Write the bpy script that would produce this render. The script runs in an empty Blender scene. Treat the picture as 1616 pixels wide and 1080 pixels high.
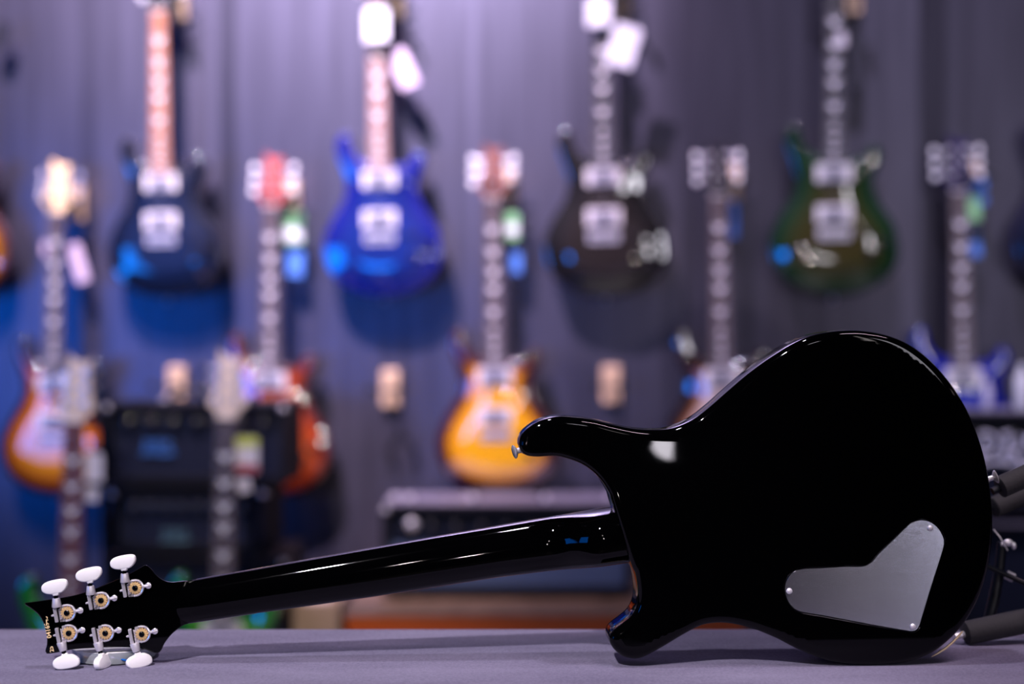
import bpy, bmesh, math, random
from mathutils import Vector, Matrix
from mathutils.geometry import delaunay_2d_cdt
random.seed(7)
SC = bpy.context.scene
C = SC.collection
PI = math.pi

# ------------------------------------------------------------------ camera
F = 50.0 / 36.0 * 1616            # focal length in px of the 1616 px wide frame
HC = 1.067                        # camera height
TZ = 0.7488                         # table top height
D0 = 1.394                        # distance of the back of the black guitar
cam_d = bpy.data.cameras.new('camera'); cam = bpy.data.objects.new('camera', cam_d); C.objects.link(cam)
cam.location = (0, 0, HC); cam.rotation_euler = (PI/2, 0, 0)
cam_d.lens = 50; cam_d.sensor_width = 36; cam_d.sensor_fit = 'HORIZONTAL'
cam_d.clip_start = 0.05
cam_d.dof.use_dof = True; cam_d.dof.focus_distance = 1.397; cam_d.dof.aperture_fstop = 1.75
SC.camera = cam
SC.view_settings.view_transform = 'Standard'; SC.view_settings.look = 'None'
SC.view_settings.gamma = 1; SC.view_settings.exposure = 0.0
SC.view_settings.use_curve_mapping = False
# ------------------------------------------------------------------ world and lights
w = bpy.data.worlds.new('world'); SC.world = w; w.use_nodes = True
w.node_tree.nodes['Background'].inputs[0].default_value = (0.10, 0.12, 0.35, 1)
w.node_tree.nodes['Background'].inputs[1].default_value = 0.004

def aim(o, target):
    o.rotation_euler = (Vector(target) - o.location).to_track_quat('-Z', 'Y').to_euler()

def lamp(name, kind, loc, target, color, energy, size=0.1, size_y=None, spot=60, blend=0.6, spread=180):
    d = bpy.data.lights.new(name, kind); d.color = color; d.energy = energy
    if kind == 'AREA':
        d.shape = 'RECTANGLE'; d.size = size; d.size_y = size_y or size; d.spread = math.radians(spread)
    else:
        d.shadow_soft_size = size
    if kind == 'SPOT':
        d.spot_size = math.radians(spot); d.spot_blend = blend
    o = bpy.data.objects.new(name, d); C.objects.link(o); o.location = loc; aim(o, target)
    return o

lamp('key_spotlight', 'SPOT', (-1.7, 1.25, 6.2), (-0.65, 3.9, 2.40), (1.0, 0.79, 1.10), 6000, 0.10, spot=31, blend=1.0)
lamp('key_spotlight', 'SPOT', (0.2, 1.25, 6.2), (1.45, 3.7, 1.9), (0.90, 0.79, 1.12), 2400, 0.10, spot=27, blend=1.0)  # second key, added to lift the right side of the wall
lamp('wall_fill_spot', 'SPOT', (-1.1, 1.3, 5.0), (-0.5, 3.95, 2.35), (0.90, 0.84, 1.0), 1700, 0.10, spot=26, blend=1.0)  # unseen fill added to brighten the upper wall
lamp('wall_fill_spot', 'SPOT', (-1.75, 1.5, 4.6), (-1.45, 4.1, 1.5), (0.92, 0.84, 1.0), 700, 0.08, spot=24, blend=1.0)  # unseen fill added for the left wall and the amber guitar
lamp('table_fill_spot', 'SPOT', (-0.4, 1.1, 4.2), (0.0, 1.45, 0.75), (0.94, 0.86, 1.0), 190, 0.08, spot=34, blend=0.6)  # added overhead fill for the table alone
lamp('stand_fill_spot', 'SPOT', (-0.85, 0.6, 3.6), (-0.70, 3.2, 0.90), (1.0, 0.86, 0.84), 380, 0.06, spot=22, blend=1.0)  # added fill for the guitars on floor stands
lamp('blue_panel', 'AREA', (-3.1, 1.85, 1.05), (0.35, 3.8, 1.65), (0.001, 0.20, 1.0), 5.6, 1.25, 1.1, spread=75)
lamp('blue_panel', 'AREA', (-1.85, 0.2, 0.95), (-0.1, 3.9, 1.3), (0.001, 0.2, 1.0), 3.6, 0.5, 0.5, spread=140)  # smaller blue source added for the reflection on the neck heel
lamp('front_spotlight', 'SPOT', (-1.0, -0.9, 3.6), (-0.3, 1.4, 0.75), (1.0, 0.9, 0.98), 600, 0.05, spot=24)
lamp('rim_streak_strip', 'AREA', (1.12, 0.75, 2.9), (0.75, 1.35, 0.9), (1.0, 0.76, 0.88), 4.5, 1.0, 0.035, spread=70)  # unseen strip added for rim streaks and the plate's gradient
lamp('plate_softbox', 'AREA', (2.0, -2.0, 1.85), (0.3, 1.4, 0.9), (0.92, 0.88, 1.0), 14, 0.36, 1.3)  # unseen softbox added to give the cover plate its sheen
lamp('plate_softbox', 'AREA', (1.52, -2.0, 1.9), (0.3, 1.4, 0.9), (1.0, 0.90, 0.9), 2.2, 0.07, 1.3)  # narrow second softbox, also added for the plate
lamp('belly_softbox', 'AREA', (0.55, -0.6, 1.475), (0.15, 1.4, 0.96), (0.95, 0.9, 1.0), 0.075, 0.14, 0.075, spread=50)  # small softbox added to make the pale glint on the belly cut
for nm, p, e, r in (('ceiling_bulb', (0.75, 0.5, 2.9), 1.6, .015), ('ceiling_bulb', (1.5, 0.9, 2.6), 1.6, .015),
                 ('ceiling_bulb', (2.1, 0.4, 1.6), 1.6, .015), ('ceiling_bulb', (2.4, 1.9, 3.2), 1.6, .015),
                 ('glint_bulb', (0.0, -2.0, 0.95), 15, .03), ('glint_bulb', (-0.35, -2.3, 1.6), 15, .03)):  # last two: unseen bulbs added behind the camera for highlight balls
    lamp(nm, 'SPOT', p, (0.1, 3.9, 1.4), (1.0, 0.84, 0.86), e, r, spot=80, blend=0.4)

# ------------------------------------------------------------------ helpers
M = {}
def mat(name, col=(0.5,)*3, rough=0.5, metal=0.0, coat=0.0, coat_rough=0.03, spec=0.5, fn=None, **kw):
    m = bpy.data.materials.new(name); m.use_nodes = True
    b = m.node_tree.nodes['Principled BSDF']
    b.inputs['Base Color'].default_value = (*col, 1)
    b.inputs['Roughness'].default_value = rough; b.inputs['Metallic'].default_value = metal
    b.inputs['Coat Weight'].default_value = coat; b.inputs['Coat Roughness'].default_value = coat_rough
    b.inputs['Specular IOR Level'].default_value = spec
    for k, v in kw.items(): b.inputs[k].default_value = v
    if fn: fn(m.node_tree.nodes, m.node_tree.links, b)
    M[name] = m
    return m

def noise_bump(scale, strength, dist=0.001, stretch=(1, 1, 1), detail=4):
    def f(N, L, b):
        tc = N.new('ShaderNodeTexCoord'); mp = N.new('ShaderNodeMapping'); mp.inputs['Scale'].default_value = stretch
        n = N.new('ShaderNodeTexNoise'); n.inputs['Scale'].default_value = scale; n.inputs['Detail'].default_value = detail
        bp = N.new('ShaderNodeBump'); bp.inputs['Strength'].default_value = strength; bp.inputs['Distance'].default_value = dist
        L.new(tc.outputs['Object'], mp.inputs[0]); L.new(mp.outputs[0], n.inputs['Vector'])
        L.new(n.outputs['Fac'], bp.inputs['Height']); L.new(bp.outputs[0], b.inputs['Normal'])
    return f

def grain(c1, c2, scale=8, stretch=(1, 1, 12), bump=0.0, lo=0.3, hi=0.7):
    def f(N, L, b):
        tc = N.new('ShaderNodeTexCoord'); mp = N.new('ShaderNodeMapping'); mp.inputs['Scale'].default_value = stretch
        n = N.new('ShaderNodeTexNoise'); n.inputs['Scale'].default_value = scale; n.inputs['Detail'].default_value = 6
        r = N.new('ShaderNodeValToRGB'); r.color_ramp.elements[0].position = lo; r.color_ramp.elements[1].position = hi
        r.color_ramp.elements[0].color = (*c1, 1); r.color_ramp.elements[1].color = (*c2, 1)
        L.new(tc.outputs['Object'], mp.inputs[0]); L.new(mp.outputs[0], n.inputs['Vector'])
        L.new(n.outputs['Fac'], r.inputs[0]); L.new(r.outputs[0], b.inputs['Base Color'])
        if bump:
            bp = N.new('ShaderNodeBump'); bp.inputs['Strength'].default_value = bump; bp.inputs['Distance'].default_value = 0.001
            L.new(n.outputs['Fac'], bp.inputs['Height']); L.new(bp.outputs[0], b.inputs['Normal'])
    return f

def burst(stops):
    """sunburst paint: colour by distance from the rim (metres)"""
    def f(N, L, b):
        a = N.new('ShaderNodeAttribute'); a.attribute_name = 'rim_distance'
        mr = N.new('ShaderNodeMapRange'); mr.inputs['From Max'].default_value = 0.10
        r = N.new('ShaderNodeValToRGB'); cr = r.color_ramp
        while len(cr.elements) < len(stops): cr.elements.new(0.5)
        for e, (p, c) in zip(cr.elements, stops): e.position = p / 0.10; e.color = (*c, 1)
        tc = N.new('ShaderNodeTexCoord'); mp = N.new('ShaderNodeMapping'); mp.inputs['Scale'].default_value = (1, 1, 7)
        n = N.new('ShaderNodeTexNoise'); n.inputs['Scale'].default_value = 14; n.inputs['Detail'].default_value = 3
        n.inputs['Distortion'].default_value = 0.6
        mx = N.new('ShaderNodeMix'); mx.data_type = 'RGBA'; mx.blend_type = 'MULTIPLY'; mx.inputs[0].default_value = 0.55
        g = N.new('ShaderNodeMapRange'); g.inputs['From Min'].default_value = 0.3; g.inputs['From Max'].default_value = 0.65
        g.inputs['To Min'].default_value = 0.55
        L.new(a.outputs['Fac'], mr.inputs[0]); L.new(mr.outputs[0], r.inputs[0])
        L.new(tc.outputs['Object'], mp.inputs[0]); L.new(mp.outputs[0], n.inputs['Vector']); L.new(n.outputs['Fac'], g.inputs[0])
        L.new(r.outputs[0], mx.inputs[6]); L.new(g.outputs[0], mx.inputs[7]); L.new(mx.outputs[2], b.inputs['Base Color'])
    return f

def tag(o, label=None, cat=None, group=None, kind=None):
    if label: o['label'] = label
    if cat: o['category'] = cat
    if group: o['group'] = group
    if kind: o['kind'] = kind
    return o

def empty(name, loc=(0, 0, 0), rot=(0, 0, 0)):
    o = bpy.data.objects.new(name, None); C.objects.link(o); o.location = loc; o.rotation_euler = rot
    o.empty_display_size = 0.02
    return o

def link(name, me, m, parent=None, world=False, smooth=True, bevel=0.0, seg=2):
    """one mesh object; world=True: the coordinates are world ones, parent an unrotated Empty"""
    o = bpy.data.objects.new(name, me); C.objects.link(o)
    if m is not None:
        if isinstance(m, str): m = M[m]
        me.materials.clear(); me.materials.append(m)
    for p in me.polygons: p.use_smooth = smooth
    if smooth:
        try: me.set_sharp_from_angle(angle=math.radians(38))
        except Exception: pass
    if bevel:
        b = o.modifiers.new('bevel', 'BEVEL'); b.width = bevel; b.segments = seg; b.limit_method = 'ANGLE'
        b.angle_limit = math.radians(40); b.harden_normals = True
    if parent:
        o.parent = parent
        if isinstance(world, Vector): me.transform(Matrix.Translation(-world))
        elif world:
            off = Vector((0, 0, 0)); q = parent
            while q: off += q.location; q = q.parent
            me.transform(Matrix.Translation(-off))
    return o

class MB:
    def __init__(s): s.bm = bmesh.new()
    def ring_loft(s, rings, cap=True, closed=True):
        vs = [[s.bm.verts.new(p) for p in r] for r in rings]
        n = len(vs[0])
        for a, b in zip(vs, vs[1:]):
            for i in range(n if closed else n - 1):
                j = (i + 1) % n
                s.bm.faces.new((a[i], a[j], b[j], b[i]))
        if cap:
            for r in (vs[0], vs[-1]):
                try: s.bm.faces.new(r)
                except ValueError: pass
        return s
    def box(s, c, d, rot=None):
        c = Vector(c); d = Vector(d) / 2
        R = rot if rot else Matrix.Identity(3)
        q = [[c + R @ Vector((x*d.x, y*d.y, z*d.z)) for x, y in ((-1,-1),(1,-1),(1,1),(-1,1))] for z in (-1, 1)]
        return s.ring_loft(q)
    def cyl(s, a, b, r, r2=None, n=20):
        return s.lathe(a, b, [(0, r), (1, r if r2 is None else r2)], n)
    def lathe(s, a, b, prof, n=20):
        a = Vector(a); b = Vector(b); ax = b - a
        q = ax.to_track_quat('Z', 'Y').to_matrix()
        rings = [[a + ax*t + q @ Vector((r*math.cos(2*PI*i/n), r*math.sin(2*PI*i/n), 0)) for i in range(n)] for t, r in prof]
        return s.ring_loft(rings)
    def sphere(s, c, r, sc=(1, 1, 1), n=16):
        prof = [(-math.cos(PI*k/10), max(math.sin(PI*k/10), 0.02)) for k in range(11)]
        rings = [[Vector(c) + Vector((r*sc[0]*q*math.cos(2*PI*i/n), r*sc[1]*q*math.sin(2*PI*i/n), r*sc[2]*t)) for i in range(n)] for t, q in prof]
        return s.ring_loft(rings)
    def tube(s, pts, r, n=10):
        P = [Vector(p) for p in pts]; rings = []; up = None
        for i, p in enumerate(P):
            t = (P[min(i+1, len(P)-1)] - P[max(i-1, 0)]).normalized()
            if up is None: up = Vector((0, 0, 1)) if abs(t.z) < 0.9 else Vector((1, 0, 0))
            x = up.cross(t).normalized(); up = t.cross(x).normalized()
            rr = r[i] if isinstance(r, (list, tuple)) else r
            rings.append([p + x*rr*math.cos(2*PI*k/n) + up*rr*math.sin(2*PI*k/n) for k in range(n)])
        return s.ring_loft(rings)
    def prism(s, pts, fn0, fn1):
        """outline pts (2D) -> two planes given by functions of the 2D point"""
        return s.ring_loft([[fn0(p) for p in pts], [fn1(p) for p in pts]])
    def mesh(s, name='part'):
        bmesh.ops.recalc_face_normals(s.bm, faces=s.bm.faces)
        me = bpy.data.meshes.new(name); s.bm.to_mesh(me); s.bm.free(); return me
    def build(s, name, m, parent=None, **kw): return link(name, s.mesh(name), m, parent, **kw)

def catmull(pts, step):
    """closed Catmull-Rom through pts, resampled about every step"""
    P = [Vector(p) for p in pts]; n = len(P); out = []
    for i in range(n):
        p0, p1, p2, p3 = P[i-1], P[i], P[(i+1) % n], P[(i+2) % n]
        k = max(1, int((p2-p1).length / step))
        for j in range(k):
            t = j / k
            out.append(0.5*((2*p1) + (p2-p0)*t + (2*p0-5*p1+4*p2-p3)*t*t + (3*p1-p0-3*p2+p3)*t**3))
    return out

def area2(P): return sum(P[i-1].x*P[i].y - P[i].x*P[i-1].y for i in range(len(P))) / 2
def inset(P, d):
    n = len(P); s = 1 if area2(P) > 0 else -1; out = []
    for i in range(n):
        t = (P[(i+1) % n] - P[i-1]).normalized()
        out.append(P[i] + Vector((-t.y, t.x)) * s * d)
    return out
def rim_dist(p, P):
    best = 1e9
    for i in range(len(P)):
        a = P[i-1]; ab = P[i] - a; L2 = ab.length_squared
        t = 0 if L2 == 0 else max(0, min(1, (p - a).dot(ab) / L2))
        d = (a + ab*t - p).length_squared
        if d < best: best = d
    return math.sqrt(best)
def inside(p, P):
    c = False; n = len(P); j = n - 1
    for i in range(n):
        a, b = P[i], P[j]
        if (a.y > p.y) != (b.y > p.y) and p.x < (b.x-a.x)*(p.y-a.y)/(b.y-a.y) + a.x: c = not c
        j = i
    return c
def cap_tris(P, grid):
    n = len(P); x0 = min(p.x for p in P); x1 = max(p.x for p in P); y0 = min(p.y for p in P); y1 = max(p.y for p in P)
    pts = [p.copy() for p in P]
    y = y0 + grid/2; k = 0
    while y < y1:
        x = x0 + (grid/2 if k % 2 else 0)
        while x < x1:
            q = Vector((x, y))
            if inside(q, P) and rim_dist(q, P) > grid*0.55: pts.append(q)
            x += grid
        y += grid*0.866; k += 1
    r = delaunay_2d_cdt(pts, [(i, (i+1) % n) for i in range(n)], [], 1, 1e-7)
    idx = []
    for k_, co_ in enumerate(r[0]):
        if r[3][k_]: idx.append(r[3][k_][0])
        else: idx.append(len(pts)); pts.append(co_.copy())
    return pts, [[idx[v] for v in f] for f in r[2]]

# ------------------------------------------------------------------ traced outlines of the black guitar (px)
TH = math.radians(8.86); E = Vector((1567, 752))
BODY = [(969,799),(962.6,779),(946.5,755),(925,737),(900.8,726.6),(876.7,721.5),(849.8,722.5),(833.7,721),(824,715),(819.7,704),(823,688),
 (836.4,670.8),(855.2,660),(879.3,654.6),(903.5,655.7),(935.7,659.5),(973.3,668),(1005.5,674),(1037.7,676),(1064.6,672.9),
 (1096.8,660),(1123.6,643.9),(1155.9,615.4),(1188,587.5),(1220.3,563.4),(1252.5,543),(1279.4,531),(1311.6,523.6),(1343.8,521),
 (1376,523.6),(1408.2,531),(1440.4,545.6),(1472.7,570.9),(1502.2,604.7),(1526.4,642.3),(1545,685),(1558.6,731),(1566.6,779),
 (1569.8,827.5),(1567,870.5),(1558.6,913.4),(1545,951),(1526,984),(1502,1011),(1472.7,1033),(1435,1047),(1392,1052),(1349,1051.5),
 (1306,1044.5),(1263,1028),(1225.7,1009),(1188,994),(1155.9,986.5),(1131.7,985.3),(1107.5,989.7),(1080.7,1003.7),(1048.5,1023.5),
 (1021.6,1038.6),(1000,1043.4),(981,1039.6),(966,1027),(960,1012.8),(965,999.4),(981.4,986),(994.8,973.6),(1002.8,956.4),
 (1004,935),(1000,908),(996.4,889)]
HEAD = [(308,922),(294.6,917),(271,919),(256.7,915),(246,907),(238.5,898),(232,892.3),(228,892.6),(218,898.5),(204,906.3),(189,913.5),(166,923),
 (134.6,935),(109.4,941.5),(73.6,947.3),(50,950.5),(39,952),(39.5,955),(48.4,960.5),(61,971),(69.4,986),(73.6,1003),(74,1017.8),(71.5,1028),(73.5,1032),
 (84,1031.3),(96.8,1028.8),(117.8,1025),(147,1023),(179,1022),(210,1022.5),(227,1025),(244,1030.6),(251.4,1030),(256,1024),(259.8,1015.7),
 (271.4,1001),(288,988),(298,984.0),(308,974)]
PLATE = [(1266,898.5),(1300,896.6),(1335,894.5),(1368.5,892.5),(1390,871.5),(1412,850.5),(1434.6,828.5),(1443.6,823.3),(1455.3,821.2),(1469.6,824.6),(1481,833.7),
 (1488.2,845.4),(1490.6,858),(1486,877),(1477,905),(1466,940),(1455,977),(1452,987),(1447.5,994.4),(1440,997.3),(1425,995.2),(1385,988.3),(1340,980),
 (1300,972.5),(1262,965.6),(1248,955.5),(1241,943),(1238.7,929.6),(1241.5,916.6),(1250.5,904.5)]
def to_ab(u, v):
    dx, dy = u - E.x, v - E.y; k = D0 / F
    return Vector(((-dx*math.cos(TH) + dy*math.sin(TH))*k, (-dx*math.sin(TH) - dy*math.cos(TH))*k))
def P(u, v, d): return Vector(((u-808)/F*d, d, HC - (v-540)/F*d))

# ================================================================== STRUCTURE
WM = -0.135; WY = 3.96; WR = math.atan(WM); WS = math.sqrt(1+WM*WM)
def W(u, v, off=0.0):
    """the point seen at pixel (u,v) on the plane off metres in front of the wall"""
    k = (u-808)/F; y = (WY - off*WS) / (1 - WM*k)
    return Vector((k*y, y, HC - (v-540)/F*y))

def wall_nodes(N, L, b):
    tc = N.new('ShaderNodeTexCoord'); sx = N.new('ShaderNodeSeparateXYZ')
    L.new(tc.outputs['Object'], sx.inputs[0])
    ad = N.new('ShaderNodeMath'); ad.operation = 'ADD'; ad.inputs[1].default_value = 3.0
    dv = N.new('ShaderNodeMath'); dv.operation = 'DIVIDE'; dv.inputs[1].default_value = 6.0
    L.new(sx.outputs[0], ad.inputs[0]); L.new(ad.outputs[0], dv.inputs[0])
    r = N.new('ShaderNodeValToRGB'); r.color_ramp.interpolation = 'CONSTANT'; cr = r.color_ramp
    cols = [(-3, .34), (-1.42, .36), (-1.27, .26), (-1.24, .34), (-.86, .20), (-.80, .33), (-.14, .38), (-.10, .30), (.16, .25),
            (.42, .20), (.46, .15), (.85, .19), (.95, .22), (1.10, .10), (1.17, .15), (1.9, .14)]  # board tones, with the wall's uneven light put into them
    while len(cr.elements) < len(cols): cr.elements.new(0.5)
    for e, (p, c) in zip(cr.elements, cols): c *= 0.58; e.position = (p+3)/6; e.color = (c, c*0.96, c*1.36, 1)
    # each board ends in a thin dark joint; fine vertical grain on top
    mp = N.new('ShaderNodeMapping'); mp.inputs['Scale'].default_value = (9, 1, 0.5)
    n = N.new('ShaderNodeTexNoise'); n.inputs['Scale'].default_value = 3.5; n.inputs['Detail'].default_value = 7
    L.new(tc.outputs['Object'], mp.inputs[0]); L.new(mp.outputs[0], n.inputs['Vector'])
    g = N.new('ShaderNodeMapRange'); g.inputs['From Min'].default_value = 0.3; g.inputs['From Max'].default_value = 0.7
    g.inputs['To Min'].default_value = 0.72; g.inputs['To Max'].default_value = 1.12
    mx = N.new('ShaderNodeMix'); mx.data_type = 'RGBA'; mx.blend_type = 'MULTIPLY'; mx.inputs[0].default_value = 1
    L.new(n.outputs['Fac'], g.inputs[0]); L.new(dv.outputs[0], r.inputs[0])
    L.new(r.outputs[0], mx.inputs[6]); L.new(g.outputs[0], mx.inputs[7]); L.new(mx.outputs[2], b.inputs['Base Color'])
    bp = N.new('ShaderNodeBump'); bp.inputs['Strength'].default_value = 0.25; bp.inputs['Distance'].default_value = 0.002
    L.new(n.outputs['Fac'], bp.inputs['Height']); L.new(bp.outputs[0], b.inputs['Normal'])
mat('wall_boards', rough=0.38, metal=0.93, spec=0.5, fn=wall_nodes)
mat('floor_dark', (0.03, 0.028, 0.035), 0.5, fn=grain((0.02, 0.018, 0.022), (0.05, 0.045, 0.05), 5))
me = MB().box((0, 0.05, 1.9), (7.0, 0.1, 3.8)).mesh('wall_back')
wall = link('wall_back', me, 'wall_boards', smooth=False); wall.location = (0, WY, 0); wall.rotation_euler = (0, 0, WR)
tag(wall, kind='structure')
fl = MB().box((0, 1.0, -0.05), (9.0, 8.5, 0.1)).build('floor', 'floor_dark', smooth=False); tag(fl, kind='structure')

# ================================================================== TABLE
def cloth_nodes(N, L, b):
    tc = N.new('ShaderNodeTexCoord')
    n = N.new('ShaderNodeTexNoise'); n.inputs['Scale'].default_value = 420; n.inputs['Detail'].default_value = 5; n.inputs['Roughness'].default_value = 0.75
    L.new(tc.outputs['Object'], n.inputs['Vector'])
    mp = N.new('ShaderNodeMapping'); mp.inputs['Scale'].default_value = (1.2, 4, 1)
    n2 = N.new('ShaderNodeTexNoise'); n2.inputs['Scale'].default_value = 5; n2.inputs['Detail'].default_value = 5  # broad streaks: shadow and wrinkle shade mixed into the cloth colour
    L.new(tc.outputs['Object'], mp.inputs[0]); L.new(mp.outputs[0], n2.inputs['Vector'])
    r = N.new('ShaderNodeValToRGB'); r.color_ramp.elements[0].position = 0.36; r.color_ramp.elements[1].position = 0.64
    r.color_ramp.elements[0].color = (0.115, 0.105, 0.165, 1); r.color_ramp.elements[1].color = (0.215, 0.20, 0.285, 1)
    ad = N.new('ShaderNodeMath'); ad.operation = 'MULTIPLY_ADD'; ad.inputs[1].default_value = 0.62; ad.inputs[2].default_value = 0.0
    ad2 = N.new('ShaderNodeMath'); ad2.operation = 'MULTIPLY_ADD'; ad2.inputs[1].default_value = 0.38
    L.new(n.outputs['Fac'], ad.inputs[0]); L.new(n2.outputs['Fac'], ad2.inputs[0]); L.new(ad.outputs[0], ad2.inputs[2])
    L.new(ad2.outputs[0], r.inputs[0]); L.new(r.outputs[0], b.inputs['Base Color'])
    v = N.new('ShaderNodeTexVoronoi'); v.inputs['Scale'].default_value = 14; L.new(mp.outputs[0], v.inputs['Vector'])
    b1 = N.new('ShaderNodeBump'); b1.inputs['Strength'].default_value = 0.6; b1.inputs['Distance'].default_value = 0.0008
    L.new(n.outputs['Fac'], b1.inputs['Height'])
    b2 = N.new('ShaderNodeBump'); b2.inputs['Strength'].default_value = 0.22; b2.inputs['Distance'].default_value = 0.01
    L.new(n2.outputs['Fac'], b2.inputs['Height']); L.new(b1.outputs[0], b2.inputs['Normal'])
    L.new(b2.outputs[0], b.inputs['Normal'])
mat('table_cloth', rough=0.95, spec=0.1, fn=cloth_nodes)
mat('black_plastic', (0.006, 0.006, 0.008), 0.35)
mat('table_wood', (0.12, 0.08, 0.05), 0.5, fn=grain((0.10, 0.06, 0.035), (0.17, 0.11, 0.07), 8, (1, 12, 1)))
tb = empty('display_table', (0.1, 1.421, 0))
tag(tb, 'long narrow display counter under a grey cloth carrying the black guitar', 'table')
MB().box((0, 0, TZ-0.022), (3.0, 0.300, 0.036)).build('tabletop', 'table_wood', tb, smooth=False)
for x in (-1.4, 1.4):
    for y in (-0.11, 0.11):
        MB().box((x, y, (TZ-0.04)/2), (0.06, 0.06, TZ-0.04)).build('leg', 'table_wood', tb, smooth=False, bevel=0.004)
# cloth: top sheet with rolled edges and a short drop
cl = MB()
x0, x1, y0, y1 = -1.45, 1.65, 1.262, 1.580
prof = [(y1+0.004, TZ-0.22), (y1+0.003, TZ-0.02), (y1, TZ-0.004), (y1-0.006, TZ)]
line = prof + [(y1-0.006 - k*(y1-y0-0.012)/40, TZ) for k in range(1, 40)] + [(y0+0.006, TZ), (y0, TZ-0.004), (y0-0.003, TZ-0.02), (y0-0.004, TZ-0.22)]
rows = []
for k in range(61):
    x = x0 + (x1-x0)*k/60
    rows.append([Vector((x, yy, zz + (0.0 if zz < TZ-0.1 else 0))) for yy, zz in line])
cl.ring_loft(rows, cap=False, closed=False)
co = cl.build('tablecloth', 'table_cloth'); tag(co, 'grey purple woven cloth spread over the display table', 'tablecloth')
sm = co.modifiers.new('thick', 'SOLIDIFY'); sm.thickness = 0.002; sm.offset = -1
tb.location.z = -0.003

# ================================================================== BLACK GUITAR
mat('black_lacquer', (0.0004, 0.0004, 0.0006), 0.03, spec=0.22)
mat('black_lacquer_top', (0.0004, 0.0004, 0.0006), 0.05, spec=0.3)
mat('maple_binding', (0.55, 0.42, 0.26), 0.25, coat=0.6)
mat('rosewood', (0.10, 0.055, 0.04), 0.35, fn=grain((0.06, 0.03, 0.025), (0.14, 0.075, 0.05), 20, (1, 1, 0.1)))
mat('chrome', (0.78, 0.75, 0.80), 0.22, 0.62)
mat('nickel', (0.72, 0.69, 0.74), 0.36, 0.5)
mat('satin_steel', (0.75, 0.73, 0.78), 0.35, 0.5)
mat('gear_brass', (0.90, 0.60, 0.26), 0.3, 0.5)
mat('dark_screw', (0.02, 0.02, 0.025), 0.15, 1.0)
mat('pearl_button', (0.92, 0.90, 0.90), 0.35, spec=0.4)
mat('gold_print', (0.85, 0.62, 0.32), 0.4)
def brushed(N, L, b):
    tc = N.new('ShaderNodeTexCoord'); mp = N.new('ShaderNodeMapping'); mp.inputs['Scale'].default_value = (6, 1, 900)
    n = N.new('ShaderNodeTexNoise'); n.inputs['Scale'].default_value = 3; n.inputs['Detail'].default_value = 3
    L.new(tc.outputs['Object'], mp.inputs[0]); L.new(mp.outputs[0], n.inputs['Vector'])
    bp = N.new('ShaderNodeBump'); bp.inputs['Strength'].default_value = 0.10; bp.inputs['Distance'].default_value = 0.0003
    L.new(n.outputs['Fac'], bp.inputs['Height']); L.new(bp.outputs[0], b.inputs['Normal'])
    b.inputs['Anisotropic'].default_value = 0.97
    t = N.new('ShaderNodeTangent'); t.direction_type = 'UV_MAP'; t.uv_map = 'brush'
    L.new(t.outputs[0], b.inputs['Tangent'])
mat('brushed_plate', (0.56, 0.57, 0.68), 0.19, 1.0, fn=brushed)

XC = P(1392, 1052, D0).x; PSI = math.radians(2.65)      # the head end stands a little nearer to the camera
def PG(u, v, d):
    """pixel -> guitar frame, on the plane d - D0 behind the guitar's back"""
    k = (u-808)/F; c_, s_ = math.cos(PSI), math.sin(PSI)
    t = ((d-D0) + D0*c_ - XC*s_) / (c_ - k*s_)
    return Vector(((k*t-XC)*c_ + (t-D0)*s_, d, HC - (v-540)/F*t))
GOFF = Vector((0, D0, TZ))
G = empty('electric_guitar', (XC, D0, TZ), (0, 0, PSI))
tag(G, 'glossy black electric guitar on its edge on the table with its back turned to us', 'guitar')

def sm01(t): t = max(0, min(1, t)); return t*t*(3-2*t)
def XZ(u, v, d=D0): p = PG(u, v, d); return Vector((p.x, p.z))
# silhouettes that face up below eye level are made by the far (top) rim, so lower the traced rim of the back a little
def fix(u, v):
    if 826 < u < 1120 and v < 700 and not (u > 1110 and v > 640): return (u, v + (v-540)*0.030)
    if v > 895 and u < 1010: return (u + (u-808)*0.022, v)
    return (u, v)
out = catmull([XZ(*fix(u, v)) for u, v in BODY], 0.0025)
ax0 = XZ(969+0, 845.5); axd = Vector((math.cos(TH), math.sin(TH)))        # neck axis direction towards the body end (x, z)
def ab_of(p):
    e = XZ(E.x, E.y); q = p - e
    return (-q.dot(axd), q.dot(Vector((-axd.y, axd.x))))
def back_depth(p):
    """contour of the back: belly cut at the upper waist, scoops at horn and heel"""
    d = 0.0
    c = XZ(1105, 560); q = p - c
    t = (-q.x*0.26 + q.y*0.97)              # distance above a line through the waist
    base = XZ(1100, 640)
    s = (p.x-base.x)*(-0.20) + (p.y-base.y)*0.98
    wgt = math.exp(-((p.x - XZ(1072, 0).x)/0.088)**2)
    d += 0.016 * sm01((s + 0.105)/0.14) * wgt
    # horn tips thin out a little
    h = XZ(850, 690); d += 0.004*math.exp(-((p-h).length/0.05)**2)
    h = XZ(985, 1015); d += 0.004*math.exp(-((p-h).length/0.045)**2)
    return d
R = 0.0075; rings = []
TH_B = 0.043
for yy in (TH_B, TH_B*0.6, ):
    rings.append((0.0, yy, 0))
for k in range(7):
    a = PI/2*k/6
    rings.append((R*(1-math.cos(a)), R*(1-math.sin(a)), 1))
bm = bmesh.new(); ringv = []
for ins, yy, f in rings:
    pp = inset(out, ins) if ins > 0 else out
    ringv.append([bm.verts.new((p.x, D0 + (yy + back_depth(p) if f or yy < 0.03 else yy), p.y)) for p in pp])
n = len(out)
for a, b_ in zip(ringv, ringv[1:]):
    for i in range(n): bm.faces.new((a[i], a[(i+1) % n], b_[(i+1) % n], b_[i]))
pin = inset(out, R)
pts, tris = cap_tris(pin, 0.0045)
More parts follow.
